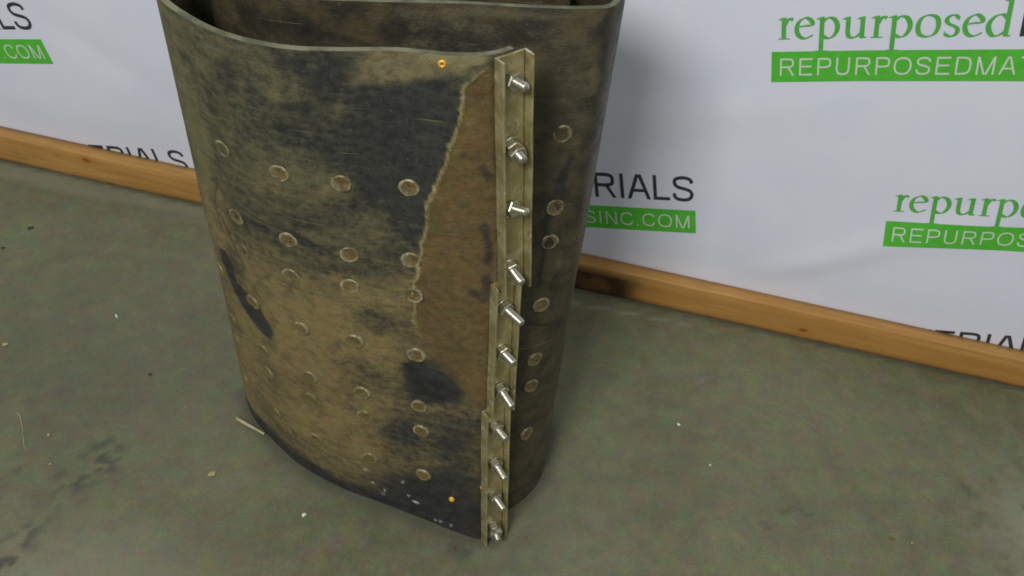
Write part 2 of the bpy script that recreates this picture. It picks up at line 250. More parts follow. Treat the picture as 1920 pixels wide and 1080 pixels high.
def mat_rim():
    n = NT('cut_rubber_edge', .75); o = n.obj(); c = n.mix(n.step(n.noise(o, 28, 5, .6), .35, .68), (.085, .095, .055), (.20, .195, .12)); n.color(c); n.bump(n.noise(o, 200, 3), .001, .6); return n.m
def mat_head():
    n = NT('dusty_bolt_steel', .5, .35); o = n.obj(); oi = n.node('ShaderNodeObjectInfo').outputs['Random']
    a = n.noise(n.map(o, loc=(0, 0, 0)), 90, 4, .6, dist=.3)
    w4 = n.node('ShaderNodeTexNoise', {'noise_dimensions': '4D'}, Vector=o, Scale=70., Detail=4.); n.put(w4.inputs['W'], n.math('MULTIPLY', oi, 40)); w = w4.outputs['Fac']
    rr = n.attr('dish'); c = n.mix(n.step(w, .38, .62), (.32, .295, .18), (.45, .42, .28)); c = n.mix(n.math('MULTIPLY', rr, n.step(w, .35, .6, .4, 1)), c, (.20, .125, .035)); w5 = n.node('ShaderNodeTexNoise', {'noise_dimensions': '4D'}, Vector=o, Scale=48., Detail=5., Roughness=.65); n.put(w5.inputs['W'], n.math('MULTIPLY', oi, 90)); oc = n.node('ShaderNodeObjectInfo').outputs['Color']; c = n.mix(n.step(w5.outputs['Fac'], .47, .60, 0, .9), c, n.mix(.5, oc, (.10, .085, .045))); al = n.node('ShaderNodeObjectInfo').outputs['Alpha']
    c = n.mix(n.step(n.noise(n.map(o, scale=(1, 1.6, 1)), 130, 5, .65), .5, .66, 0, .7), c, (.10, .075, .04)); c = n.mix(n.math('MULTIPLY', n.math('SUBTRACT', 1., al), n.step(a, .3, .55, .45, 1.)), c, oc); n.color(c)
    n.rough(n.step(w, .3, .7, .35, .7)); n.bump(w, .0008, .6); return n.m
def mat_plate():
    n = NT('dull_plated_steel', .38, .65); o = n.obj()
    a = n.noise(n.map(o, scale=(1, 1, .8)), 26, 5, .6, dist=.3); b = n.noise(n.map(o, scale=(1, 1, .5)), 70, 4, .65); s = n.noise(o, 500, 2)
    c = n.mix(n.step(a, .36, .64), (.40, .345, .165), (.52, .465, .26)); c = n.mix(n.step(b, .56, .70, 0, .7), c, (.70, .69, .58)); c = n.mix(n.step(n.noise(o, 22, 5, .65), .55, .72, 0, .8), c, (.13, .085, .03)); c = n.mix(n.step(n.noise(n.map(o, scale=(1, 1, .5)), 75, 5, .7), .56, .68, 0, .5), c, (.13, .105, .06)); n.color(c)
    n.rough(n.step(a, .3, .7, .34, .66)); n.bump(n.math('ADD', a, n.math('MULTIPLY', s, .3)), .0008, .5); return n.m
def mat_zinc(name, col, rough):
    n = NT(name, rough, 1.); o = n.obj(); a = n.noise(o, 160, 4, .6); c = n.mix(n.step(a, .45, .75, 0, .55), col, (.42, .36, .22)); n.color(c); n.rough(n.step(a, .3, .7, rough * .8, rough * 1.5)); return n.m
def mat_simple(name, a, b, scale, rough=.7, metal=0.):
    n = NT(name, rough, metal); o = n.obj(); n.color(n.mix(n.step(n.noise(o, scale, 4), .35, .65), a, b)); n.bump(n.noise(o, scale * 3, 3), .0006, .6); return n.m

# ------------------------------------------------------------------ floor and wall
PSI = 0.185449; WD = 1.78648
WX = Vector((math.cos(PSI), -math.sin(PSI), 0)); WN = Vector((math.sin(PSI), math.cos(PSI), 0)); WO = Vector((0, WD, 0))
def wall_rot(): return Matrix((( WX.x, WN.x, 0, WO.x), (WX.y, WN.y, 0, WO.y), (0, 0, 1, 0), (0, 0, 0, 1)))   # local x along the wall, y into it, z up
gx = np.concatenate([np.linspace(-4, -1.75, 8), np.arange(-1.7, 1.7, .01), np.linspace(1.75, 4, 8)]); gy = np.concatenate([np.linspace(-2.5, .45, 8), np.arange(.5, 2.2, .01), np.linspace(2.25, 3.5, 5)])
X, Y = np.meshgrid(gx, gy); V = np.stack([X, Y, np.zeros_like(X)], -1).reshape(-1, 3)
nx, ny = len(gx), len(gy); i, j = np.meshgrid(np.arange(nx - 1), np.arange(ny - 1)); a = (j * nx + i).ravel(); Q = np.stack([a, a + 1, a + nx + 1, a + nx], 1)
me = np_mesh('floor', V, Q); x, y = V[:, 0], V[:, 1]
nz = fbm(x * 42, y * 42, 5, 5); nz2 = fbm(x * 7, y * 7, 15, 4)
dw = (WD - y) * WN.y - x * WN.x                        # distance from the wall
st = sstep(.062, .0, line_d(x, y, [(-.80, 1.135), (-.845, 1.05), (-.89, .96), (-.915, .84), (-.93, .7)]) + .10 * (nz2 - .5)) * sstep(.47, .58, nz) * .85
st = np.maximum(st, sstep(.045, 0, line_d(x, y, [(-.96, 1.08), (-.80, 1.085)]) + .08 * (nz2 - .5)) * sstep(.49, .60, nz) * .8)
st = np.maximum(st, sstep(.02, 0, line_d(x, y, [(-1.05, 1.88), (-.80, 1.85)]) + .015 * (nz - .5)) * .30)
st = np.maximum(st, sstep(.010, .004, np.abs(dw - .0405)) * .55)  # dark line on the floor along the front of the board
st = np.maximum(st, sstep(.5, .0, np.hypot((x + .85) / 1.5, y - 1.35)) * .30); st = np.maximum(st, sstep(.3, 0, np.hypot(x + .5, (y - .98) * 1.6)) * .22)  # broad darker areas on the left floor and in front of the belt
for (sx, sy, ex, ey) in ((1.0, 1.235, 1.015, 1.20), (.635, 1.14, .66, 1.128), (.60, 1.13, .63, 1.145), (.55, 1.10, .57, 1.09)): st = np.maximum(st, sstep(.009, .002, line_d(x, y, [(sx, sy), (ex, ey)]) + .012 * (nz - .5)) * .5)
for (sx, sy, r, k) in ((.62, 1.11, .14, .16), (-.06, .985, .055, .5), (.04, .96, .06, .25)): st = np.maximum(st, sstep(r, r * .2, np.hypot(x - sx, (y - sy) * 1.3) + .05 * (nz - .5)) * k)  # darker round areas, two of them by the foot of the plates
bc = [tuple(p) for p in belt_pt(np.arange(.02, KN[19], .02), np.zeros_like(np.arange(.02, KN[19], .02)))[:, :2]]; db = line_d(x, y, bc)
st = np.maximum(st, sstep(.045, .0, db + .03 * (nz - .5)) * (.35 + .6 * nz)); st = np.maximum(st, sstep(.16, .02, db + .05 * (nz2 - .5)) * .16)  # floor gets darker towards the foot of the belt
pale = sstep(.115, .09, dw) * sstep(-1, -.3, -x - .45 + .0) * .22 + sstep(.006, .001, np.abs(dw - .088 + .05 * np.clip(x - .15, 0, 1))) * sstep(.62, .2, x) * (x > .0) * .5
pale = np.maximum(pale, sstep(.11, .085, dw) * (x < -.45) * .28); pale = np.maximum(pale, sstep(.3, .0, np.hypot(x - 1.2, y - 1.12)) * .5 * sstep(.3, .6, nz)); pale = np.maximum(pale, sstep(.25, 0, np.hypot(x - .14, (y - 1.02))) * .22 * nz)
pale = np.maximum(pale, sstep(.35, 0, np.hypot(x + .75, (y - .86) * 1.8)) * .25)
attr(me, 'stain', np.clip(st, 0, 1)); attr(me, 'pale', np.clip(pale, 0, 1))  # stain holds the spots and also the broader darker areas
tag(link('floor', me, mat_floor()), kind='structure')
V = [(-4, .012, -.02), (4, .012, -.02), (4, .012, 2.6), (-4, .012, 2.6), (-4, .15, -.02), (4, .15, -.02), (4, .15, 2.6), (-4, .15, 2.6)]
wl = link('wall', mesh('wall', V, [(0, 1, 2, 3), (5, 4, 7, 6), (4, 0, 3, 7), (1, 5, 6, 2), (3, 2, 6, 7), (4, 5, 1, 0)]), mat_simple('painted_wall', (.5, .5, .48), (.56, .55, .53), 12)); wl.matrix_world = wall_rot(); tag(wl, kind='structure')

# ------------------------------------------------------------------ banner with its printed logos
def bump_b(u, v):
    u = np.asarray(u, float); v = np.asarray(v, float); f = sstep(.09, .22, v)
    d = .0035 * np.sin(2.1 * u + 1.2 * v + .4) + .004 * (fbm(u * 2.2 + 9, v * 2.2, 31, 2) - .5) * 2
    for (u0, v0, ang, w, L, h) in ((.68, .21, .62, .035, .2, .005), (.9, .36, .5, .05, .22, .004), (-1.05, .40, -.5, .045, .2, .003), (.52, .30, -1.2, .05, .2, .003), (1.15, .62, .9, .06, .25, .004), (.35, .55, .3, .05, .3, .003)):
        p = (u - u0) * math.cos(ang) + (v - v0) * math.sin(ang); q = -(u - u0) * math.sin(ang) + (v - v0) * math.cos(ang); d = d + h * np.exp(-(q / w) ** 2 - (p / L) ** 2)
    return -(np.abs(d) * f)                               # towards the room only
gu = np.arange(-2.3, 2.301, .0125); gv = np.concatenate([[.004], np.arange(.0125, 2.21, .0125)]); U, W = np.meshgrid(gu, gv)
V = np.stack([U, bump_b(U, W), W], -1).reshape(-1, 3); nu, nv = len(gu), len(gv); i, j = np.meshgrid(np.arange(nu - 1), np.arange(nv - 1)); a = (j * nu + i).ravel()
banner = link('banner', np_mesh('banner', V, np.stack([a, a + 1, a + nu + 1, a + nu], 1)), mat_banner()); banner.matrix_world = wall_rot()
tag(banner, 'white vinyl banner printed with rows of green and black lettering, hung over the wall', 'banner')
GREEN = mat_print('green_print', (.085, .50, .035), (.11, .55, .055)); BLACK = mat_print('black_print', (.030, .038, .05), (.045, .05, .06)); WHITE_P = mat_print('white_print', (.62, .74, .60), (.68, .78, .66)); SERIF = mat_print('green_script_print', (.09, .42, .07), (.12, .47, .095))
AL = 0.209614
def union(polys):
    """triangulated union of overlapping 2-D polygons"""
    pts, faces = [], []
    for p in polys:
        ar = sum(p[k][0] * p[(k + 1) % len(p)][1] - p[(k + 1) % len(p)][0] * p[k][1] for k in range(len(p)))
        if abs(ar) < 1e-9: continue
        if ar < 0: p = p[::-1]
        faces.append(list(range(len(pts), len(pts) + len(p)))); pts += [Vector(q) for q in p]
    r = geometry.delaunay_2d_cdt(pts, [], faces, 0, 1e-6); return [tuple(v) for v in r[0]], [tuple(f) for f, o in zip(r[2], r[5]) if len(o)]
def nib(path, thick=.20, thin=.06, ang=.30, closed=False, n=8):
    """broad-pen ribbon along a smooth path"""
    P = np.array(path, float)
    if closed: E = np.vstack([P[-1], P, P[0], P[1]])
    else: E = np.vstack([2 * P[0] - P[1], P, 2 * P[-1] - P[-2]])
    C = []
    for k in range(1, len(E) - 2):
        p0, p1, p2, p3 = E[k - 1:k + 3]; t = np.linspace(0, 1, n, endpoint=False)[:, None]
        C.append(.5 * (2 * p1 + (p2 - p0) * t + (2 * p0 - 5 * p1 + 4 * p2 - p3) * t * t + (3 * p1 - p0 - 3 * p2 + p3) * t ** 3))
    C = np.vstack(C + [E[-2][None]]); T = np.gradient(C, axis=0); T /= np.linalg.norm(T, axis=1)[:, None] + 1e-9
    w = thin + (thick - thin) * np.abs(np.sin(np.arctan2(T[:, 1], T[:, 0]) - ang)) ** 1.3; Nn = np.stack([-T[:, 1], T[:, 0]], 1) * w[:, None] / 2
    A, B = C + Nn, C - Nn; return [[tuple(A[k]), tuple(A[k + 1]), tuple(B[k + 1]), tuple(B[k])] for k in range(len(C) - 1)]
def stem(x, y0, y1, w=.19): return [[(x - w / 2, y0), (x + w / 2, y0), (x + w / 2, y1), (x - w / 2, y1)]]
def foot(x, y, w=.5, h=.055): return [[(x - w / 2, y), (x + w / 2, y), (x + w / 2 - .03, y + h), (x - w / 2 + .03, y + h)]]
def flag(x, y, w=.19): return [[(x - w / 2 - .17, y - .09), (x - w / 2 + .02, y - .12), (x + w / 2, y + .03), (x - w / 2, y - .01)]]
SERIFS = {
 'r': (.64, stem(.26, 0, .98) + foot(.28, 0, .5) + flag(.26, .98) + nib([(.30, .66), (.40, .86), (.52, .93), (.63, .88)], .19, .09, .2)),
 'e': (.86, nib([(.16, .55), (.45, .60), (.74, .64), (.70, .84), (.48, .96), (.22, .80), (.12, .48), (.22, .16), (.48, .03), (.80, .18)], .20, .06, .35)),
 'p': (1.06, stem(.26, -.58, .98) + foot(.28, -.60, .56) + flag(.26, .98) + nib([(.30, .78), (.50, .94), (.74, .88), (.88, .62), (.86, .32), (.70, .08), (.50, .03), (.28, .14)], .21, .06, .3)),
 'u': (1.08, stem(.22, .25, .96) + flag(.22, .96) + nib([(.22, .34), (.27, .10), (.44, .03), (.62, .10), (.78, .26)], .19, .07, .3) + stem(.80, .02, .96) + flag(.80, .96) + [[(.72, 0), (.95, 0), (1.02, .055), (.80, .09)]]),
 'o': (1.0, nib([(.50, .97), (.22, .84), (.11, .50), (.20, .14), (.50, .03), (.78, .16), (.89, .50), (.80, .86)], .20, .06, .3, True)),
 's': (.72, nib([(.60, .82), (.46, .95), (.26, .92), (.15, .74), (.26, .58), (.46, .48), (.61, .34), (.56, .12), (.36, .03), (.14, .13)], .18, .07, .15) + stem(.615, .74, .93, .05) + stem(.125, .06, .26, .05)),
 'd': (1.08, nib([(.76, .82), (.58, .95), (.32, .88), (.13, .60), (.14, .30), (.30, .06), (.52, .05), (.78, .24)], .21, .06, .3) + stem(.80, .02, 1.62) + flag(.80, 1.62) + [[(.72, 0), (.95, 0), (1.02, .055), (.80, .09)]])}
def serif_word(word):
    x = 0; polys = []; last = 0
    for c in word:
        w, ps = SERIFS[c]; V, F = union(ps); polys.append(([(a + x, b) for a, b in V], F)); x += w + .03
    return polys, x
def sans(word, gap=.0, w=.125):
    """plain grotesque capitals, cap height 1, drawn with an even pen"""
    h = w / 2; V, F, x = [], [], 0
    st = lambda p, closed=False, n=8: nib(p, w, w, 0, closed, n)
    bar = lambda x0, y0, x1, y1: [[(x0, y0), (x1, y0), (x1, y1), (x0, y1)]]
    def dia(x0, y0, x1, y1, k=1.08): return [[(x0 - h * k, y0), (x0 + h * k, y0), (x1 + h * k, y1), (x1 - h * k, y1)]]
    bowl = lambda x0, x1, y0, y1: st([(x0, y1 - h), (x1 - .30, y1 - h), (x1 - .10, y1 - .06 - h), (x1 - h, (y0 + y1) / 2), (x1 - .10, y0 + .06 + h), (x1 - .30, y0 + h), (x0, y0 + h)])
    G = {'M': (1.16, lambda: bar(.11, 0, .11 + w, 1) + bar(1.05 - w, 0, 1.05, 1) + dia(.54, 0, .17, 1) + dia(.62, 0, .99, 1)),
     'A': (.93, lambda: dia(.08, 0, .43, 1) + dia(.85, 0, .50, 1) + bar(.22, .29, .71, .29 + w * .9)),
     'T': (.85, lambda: bar(.03, 1 - w, .82, 1) + bar(.425 - h, 0, .425 + h, 1 - w)),
     'E': (.93, lambda: bar(.11, 0, .11 + w, 1) + bar(.11, 0, .86, w) + bar(.11, 1 - w, .85, 1) + bar(.11, .47, .80, .47 + w * .95)),
     'R': (1.0, lambda: bar(.11, 0, .11 + w, 1) + bowl(.11, .90, .45, 1) + dia(.88, 0, .58, .5)),
     'I': (.39, lambda: bar(.195 - h, 0, .195 + h, 1)),
     'L': (.78, lambda: bar(.10, 0, .10 + w, 1) + bar(.10, 0, .74, w)),
     'S': (.93, lambda: st([(.80, .73), (.74, .88), (.48, .95), (.20, .88), (.15, .72), (.25, .58), (.48, .51), (.72, .43), (.80, .27), (.70, .10), (.46, .05), (.20, .11), (.11, .30)])),
     'P': (.93, lambda: bar(.11, 0, .11 + w, 1) + bowl(.11, .87, .42, 1)),
     'U': (1.0, lambda: st([(.17, 1), (.17, .62), (.17, .34), (.26, .11), (.50, .05), (.74, .11), (.83, .34), (.83, .62), (.83, 1)])),
     'O': (1.086, lambda: st([(.54, .95), (.22, .84), (.11, .50), (.22, .16), (.54, .05), (.86, .16), (.975, .50), (.86, .84)], True)),
     'C': (1.0, lambda: st([(.88, .72), (.77, .89), (.53, .95), (.22, .84), (.11, .50), (.22, .16), (.53, .05), (.79, .12), (.90, .33)])),
     'D': (1.0, lambda: bar(.11, 0, .11 + w, 1) + st([(.11, 1 - h), (.50, 1 - h), (.78, .86), (.88, .50), (.78, .14), (.50, h), (.11, h)])),
     'N': (1.0, lambda: bar(.11, 0, .11 + w, 1) + bar(.89 - w, 0, .89, 1) + dia(.83, 0, .17, 1)),
     '.': (.36, lambda: bar(.13, 0, .23, .1))}
    for c in word:
        adv, f = G[c]; v, fc = union(f()); b = len(V); V += [(p + x, q) for p, q in v]; F += [tuple(k + b for k in g) for g in fc]; x += adv + gap
    V = np.array(V); V[:, 0] -= V[:, 0].min(); return V, F
def to_banner(name, V, F, org, proud, mat, parent, rot=0.):
    """flat print lying on the banner: V in the logo's own metres"""
    ca, sa = math.cos(AL + rot), math.sin(AL + rot); c0, s0 = math.cos(AL), math.sin(AL); ou, ov = org[0] * c0 - org[1] * s0, org[0] * s0 + org[1] * c0
    V = np.asarray(V, float); u = ou + V[:, 0] * ca - V[:, 1] * sa; v = ov + V[:, 0] * sa + V[:, 1] * ca
    bm = bmesh.new(); vs = [bm.verts.new((a, 0, b)) for a, b in zip(u, v)]
    for f in F:
        try: bm.faces.new([vs[k] for k in f])
        except ValueError: pass
    bmesh.ops.bisect_plane(bm, geom=bm.verts[:] + bm.edges[:] + bm.faces[:], plane_co=(0, 0, .006), plane_no=(0, 0, -1), clear_outer=True)
    if not bm.faces: bm.free(); return None
    for f in bm.faces:
        f.normal_update()
        if f.normal.y > 0: f.normal_flip()
    cu = np.array([p.co[:] for p in bm.verts]); y = bump_b(cu[:, 0], cu[:, 2]) - proud
    for p, q in zip(bm.verts, y): p.co.y = q
    me = bpy.data.meshes.new(name); bm.to_mesh(me); bm.free(); me.shade_smooth(); return link(name, me, mat, parent)
L_LOGO, BAR = .882, .0676
sw, swid = serif_word('repurposed')
CAPS = sans('MATERIALS', 0, .132); BARTXT = sans('REPURPOSEDMATERIALSINC.COM', .10, .105)
def fit(V, x0, x1, y0, h):
    V = np.array(V, float); cap = 1.; V[:, 0] = x0 + V[:, 0] / V[:, 0].max() * (x1 - x0); V[:, 1] = y0 + V[:, 1] / cap * h; return V
def logo(x0, y0, rot=0., sx=1.):
    # the green bar, as a fine strip so that it follows the cloth
    n = 72; V = [(L_LOGO * k / n, BAR * q) for k in range(n + 1) for q in (0, .5, 1)]; F = [(3 * k + q, 3 * k + 3 + q, 3 * k + 4 + q, 3 * k + 1 + q) for k in range(n) for q in (0, 1)]
    bar = to_banner('green_bar', V, F, (x0, y0), .0008, GREEN, banner, rot) if y0 > -.2 else None
    if bar: to_banner('bar_lettering', fit(BARTXT[0], .016, L_LOGO - .014, .0145, .0385), BARTXT[1], (x0, y0), .0014, WHITE_P, bar, rot)
    V, F = [], []
    for p, f in sw: b = len(V); V += p; F += [tuple(k + b for k in g) for g in f]
    V = np.array(V); V = np.stack([.010 + V[:, 0] / swid * .411, .094 + V[:, 1] * .0465], 1)
    to_banner('script_lettering', V, F, (x0, y0), .0009, SERIF, banner, rot)
    to_banner('capital_lettering', fit(CAPS[0], .430, .879, .094, .0695), CAPS[1], (x0, y0), .0009, BLACK, banner, rot)
for a in LOGOS: logo(*a)

# ------------------------------------------------------------------ timber board along the foot of the banner
bm = bmesh.new(); N = 230; us = np.linspace(-2.3, 2.3, N + 1); prof = [(-.0025, .001), (-.036, .001), (-.038, .003), (-.038, .02), (-.038, .04), (-.038, .06), (-.038, .086), (-.0365, .0885), (-.034, .0892), (-.02, .0892), (-.0025, .0892)]
rows = [[bm.verts.new((u, y + .0012 * math.sin(u * 1.7) * (1 if y < -.01 else 0), z + (.0008 * math.sin(u * 2.3 + 1) if z > .01 else 0))) for y, z in prof] for u in us]
for a, b in zip(rows[:-1], rows[1:]):
    for k in range(len(prof)): bm.faces.new((a[k], b[k], b[(k + 1) % len(prof)], a[(k + 1) % len(prof)]))
bm.faces.new(rows[0]); bm.faces.new(rows[-1][::-1]); bmesh.ops.recalc_face_normals(bm, faces=bm.faces); me = bpy.data.meshes.new('baseboard'); bm.to_mesh(me); bm.free(); me.shade_smooth()
co = np.array([v.co[:] for v in me.vertices]); nb = fbm(co[:, 0] * 40, co[:, 2] * 40, 3)
attr(me, 'dark_brown', sstep(.345, .275, co[:, 0] + .03 * (nb - .5)) * sstep(.0, .08, co[:, 0]) * sstep(.088, .080, co[:, 2] + .006 * (nb - .5)))  # dark brown part of the front face, beside the belt
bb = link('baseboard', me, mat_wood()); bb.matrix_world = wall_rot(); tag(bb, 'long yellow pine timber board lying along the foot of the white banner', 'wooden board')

# ------------------------------------------------------------------ conveyor belt
belt = bpy.data.objects.new('conveyor_belt', None); COL.objects.link(belt); belt.location = (-.2, 1.3, 0); belt.empty_display_size = .1
tag(belt, 'used black rubber conveyor belt standing on edge in a loose coil, caked with tan dirt', 'conveyor belt'); bpy.context.view_layer.update()
def under(o, parent=belt):
    o.parent = parent; o.matrix_parent_inverse = parent.matrix_world.inverted(); return o
sv = np.concatenate([np.arange(.018, KN[11], .003), np.arange(KN[11], KN[16], .015), np.arange(KN[16], KN[25], .004), np.arange(KN[25], KN[-1] - .005, .012), [KN[-1]]]); zv = np.concatenate([np.arange(0, H_BELT - .001, .0034), [H_BELT]])
S, Z = np.meshgrid(sv, zv, indexing='ij'); ns, nzv = S.shape
P = belt_pt(S, Z); Nn = belt_nrm(S, Z)
outer = S < KN[14]
base = np.where(outer, .39, .28) + .14 * (fbm(S * 5, Z * 5, 40, 3) - .5) + .42 * (fbm(S * 13 + 3 * Z, Z * 13 - 3 * S, 140, 4) - .5)
def blobs(L, lo, hi):
    d = np.zeros_like(S); m = (S >= lo) & (S <= hi); s, z = S[m], Z[m]; acc = np.zeros_like(s); wob = .5 * (fbm(s * 22, z * 22, 77, 3) - .5); wob2 = .5 * (fbm(s * 22, z * 22, 97, 3) - .5)
    for s0, z0, a, b, c, e, val in L:
        p = a * (s - s0) + b * (z - z0); q = c * (s - s0) + e * (z - z0); r = np.sqrt((p + wob) ** 2 + (q + wob2) ** 2); acc += val * sstep(1.5, .15, r)
    d[m] = acc; return d
dust = base + .06 * (S < KN[14]) * sstep(.7, .4, Z) + .22 * sstep(.47, .56, S) * sstep(.70, .64, S) + blobs(OUT_DUST, 0, KN[12]) + blobs(IN_DUST, KN[15], KN[26])  # also a paler band round the left edge of the coil
# sheet edges at the floor stay black and worn; a pale lip of dust under the top edge
edge = sstep(.064, .028, Z + .030 * (fbm(S * 30, Z * 30, 8, 3) - .5)) * outer * sstep(.10, .16, S)
wx = .0035 * (fbm(S * 70, Z * 70, 21, 4) - .5) * 2; wz = .0035 * (fbm(S * 70, Z * 70, 61, 4) - .5) * 2
sd = np.full_like(S, 1.); m = S < .3; w0 = .026 * (fbm(S * 13, Z * 13, 33, 4) - .5) - .009 * sstep(.95, .80, Z); sd[m] = poly_sd(S[m] + wx[m] * 1.8 + w0[m], Z[m] + wz[m] * 1.4, RUST)
up_side = sstep(.52, .64, Z)                              # the torn edge is crisp above, fades out below
rust = sstep(.002, -.002, sd) * up_side + sstep(.045, -.04, sd + .07 * (fbm(S * 18, Z * 18, 9, 3) - .5)) * (1 - up_side); low = (S < .16) * sstep(.02, .09, S) * 0
rust = np.maximum(rust, sstep(.115, .05, S) * (Z < .44) * .55 * sstep(.35, .6, fbm(S * 20, Z * 20, 12, 4))); rust = np.where(S < .3, rust, 0)
ridge = sstep(.0045, .0008, np.abs(sd - .0012) + .004 * (fbm(S * 30, Z * 30, 71, 3) - .45)) * up_side * sstep(.045, .065, S)
film = sstep(1.028, 1.046, Z - .03 * (fbm(S * 14, Z * 14, 52, 3) - .5) - .028 * sstep(.16, .06, S)) * sstep(.045, .07, S) * sstep(.26, .19, S + .06 * (fbm(S * 12, Z * 40, 53, 3) - .5)) * (.5 + .5 * fbm(S * 30, Z * 30, 54, 3))
ridge = np.maximum(ridge, .62 * film * (sd > 0))
bare = np.zeros_like(S)
def patch(poly, soft, k):
    lo, hi = min(p[0] for p in poly) - .05, max(p[0] for p in poly) + .05; m = (S > lo) & (S < hi); bare[m] = np.maximum(bare[m], k * sstep(soft, -soft, poly_sd(S[m] + wx[m], Z[m] + wz[m], poly)))
patch(DARK_PATCH, .005, .95); patch(DARK_PATCH2, .008, .95); patch(SMEAR_IN, .004, .9)
def stroke(pts, w, k):
    lo, hi = min(p[0] for p in pts) - .03, max(p[0] for p in pts) + .03; m = (S > lo) & (S < hi); bare[m] = np.maximum(bare[m], k * sstep(w, w * .3, line_d(S[m] + wx[m] * .6, Z[m] + wz[m] * .6, pts)))
stroke(CREASE, .0045, .7); stroke(CRACK_IN, .004, .9); stroke([(.30, 1.0), (.345, .985)], .006, .5); stroke([(.515, .70), (.50, .66), (.475, .60)], .006, .55); stroke([(.50, .79), (.525, .72), (.52, .66)], .005, .5)
stroke([(1.842, .93), (1.846, .80), (1.836, .64), (1.826, .5)], .006, .6); stroke([(1.95, 1.03), (1.90, 1.025), (1.85, 1.01)], .008, .5)
wx, wz = wx * 2.6, wz * 2.6; stroke([(.054, .80), (.050, .77), (.047, .735)], .011, .75); stroke([(.056, .905), (.050, .885)], .008, .7); stroke([(.050, .70), (.052, .655), (.072, .668)], .012, .7); stroke([(.05, 1.072), (.075, 1.06)], .006, .5); stroke([(.085, .93), (.088, .925)], .006, .6); wx, wz = wx / 2.6, wz / 2.6
bare = np.maximum(bare, edge * .92); bare = np.maximum(bare, .8 * sstep(.16, .05, np.hypot((S - .12) / 1.1, (Z - .07) / 1.0) + .10 * (fbm(S * 22, Z * 22, 13, 4) - .5)) * (S < .4))
dust = dust - .30 * (S < .4) * sstep(.26, .12, S + .08 * (fbm(S * 14, Z * 14, 14, 3) - .5)) * sstep(.42, .34, Z)
fleck = np.zeros_like(S)
for k, (s0, z0) in enumerate(WHITE): fleck = np.maximum(fleck, sstep(1, .4, np.hypot((S - s0 + .3 * (Z - z0) + wx) / (.0085 if k == 0 else .0032), (Z - z0 + wz) / (.006 if k == 0 else .007))) * (1 if k == 0 else .7))
inner = np.where(outer, 0., 1.)
disp = np.where(S < .3, sstep(-.0015, .0015, sd) * .0024 * up_side + ridge * .0013 * (np.abs(sd) < .01), .0024 * up_side) + .0006 * (fbm(S * 40, Z * 40, 4, 4) - .5) - .0006 * bare
PO = P + Nn * disp[..., None]; PI_ = P - Nn * THICK
V = np.concatenate([PO.reshape(-1, 3), PI_.reshape(-1, 3)]); n0 = ns * nzv
i, j = np.meshgrid(np.arange(ns - 1), np.arange(nzv - 1), indexing='ij'); a = (i * nzv + j).ravel()
Qo = np.stack([a, a + 1, a + nzv + 1, a + nzv], 1); Qi = np.stack([a + nzv, a + nzv + 1, a + 1, a], 1) + n0
# the four cut edges, with vertices of their own so that they stay crisp
def strip(idx_o, idx_i):
    global V
    b = len(V); k = len(idx_o); V = np.concatenate([V, V[idx_o], V[idx_i]]); t = np.arange(k - 1)
    return np.stack([b + t, b + t + 1, b + k + t + 1, b + k + t], 1)
ii = np.arange(ns); jj = np.arange(nzv)
R1 = strip(ii * nzv + nzv - 1, n0 + ii * nzv + nzv - 1); R2 = strip(ii * nzv, n0 + ii * nzv)[:, ::-1]; R3 = strip(jj, n0 + jj); R4 = strip((ns - 1) * nzv + jj, n0 + (ns - 1) * nzv + jj)[:, ::-1]
Qall = np.concatenate([Qo, Qi, R1, R2, R3, R4]); me = np_mesh('belt_sheet', V - np.array(belt.location), Qall)
nf = len(Qo) + len(Qi); mi = np.zeros(len(Qall), np.int32); mi[nf:] = 1; me.polygons.foreach_set('material_index', mi)
def ext(A, rim=0., same=True):
    A = np.asarray(A, np.float32).ravel(); out = np.full(len(V), rim, np.float32); out[:n0] = A; out[n0:2 * n0] = A if same else rim; return out
suv = np.zeros((len(V), 3), np.float32); suv[:n0, 0] = S.ravel(); suv[:n0, 1] = Z.ravel(); suv[n0:2 * n0, 0] = S.ravel() + 7; suv[n0:2 * n0, 1] = Z.ravel(); suv[2 * n0:] = V[2 * n0:]
attr(me, 'suv', suv); attr(me, 'dust', ext(dust)); attr(me, 'rust', ext(rust, 0, False)); attr(me, 'bare', ext(bare, 0, False)); attr(me, 'ridge', ext(ridge, 0, False)); attr(me, 'fleck', ext(fleck, 0, False)); attr(me, 'inner', ext(inner))
sheet = link('belt_sheet', me, [mat_belt(), mat_rim()], belt)

# bucket bolts: flat, slightly dished heads in rows over the belt
HEAD = mat_head()
def head_mesh(seed):
    rs = random.Random(seed); r = .0155 + rs.uniform(-.0008, .0010); ph = [rs.uniform(0, 6.28) for _ in range(4)]; am = [rs.uniform(.0001, .0005) for _ in range(4)]
    V, F = lathe([(0, .0011), (.004, .0011), (.008, .0013), (.0105, .0018), (.0124, .0024), (.0138, .0023), (.0150, .0016), (r, .0003), (r, -.003)], 26)
    W = []
    for x, y, z in V:
        an = math.atan2(y, x); q = math.hypot(x, y) / r; w = sum(am[k] * math.sin((k + 1) * an + ph[k]) for k in range(4)); W.append((x * (1 + w * 22 * q), y * (1 + w * 22 * q), z + w * .9 * q * (z > 0) + (.0005 * math.sin(x * 700 + ph[0]) * math.sin(y * 650 + ph[1]) if z > 0 else 0)))
    return W, F
def oriented(n, up=Vector((0, 0, 1)), spin=0.):
    n = Vector(n).normalized(); x = up.cross(n).normalized(); y = n.cross(x); m = Matrix((x, y, n)).transposed(); return m @ Matrix.Rotation(spin, 3, 'Z')
HMS = []
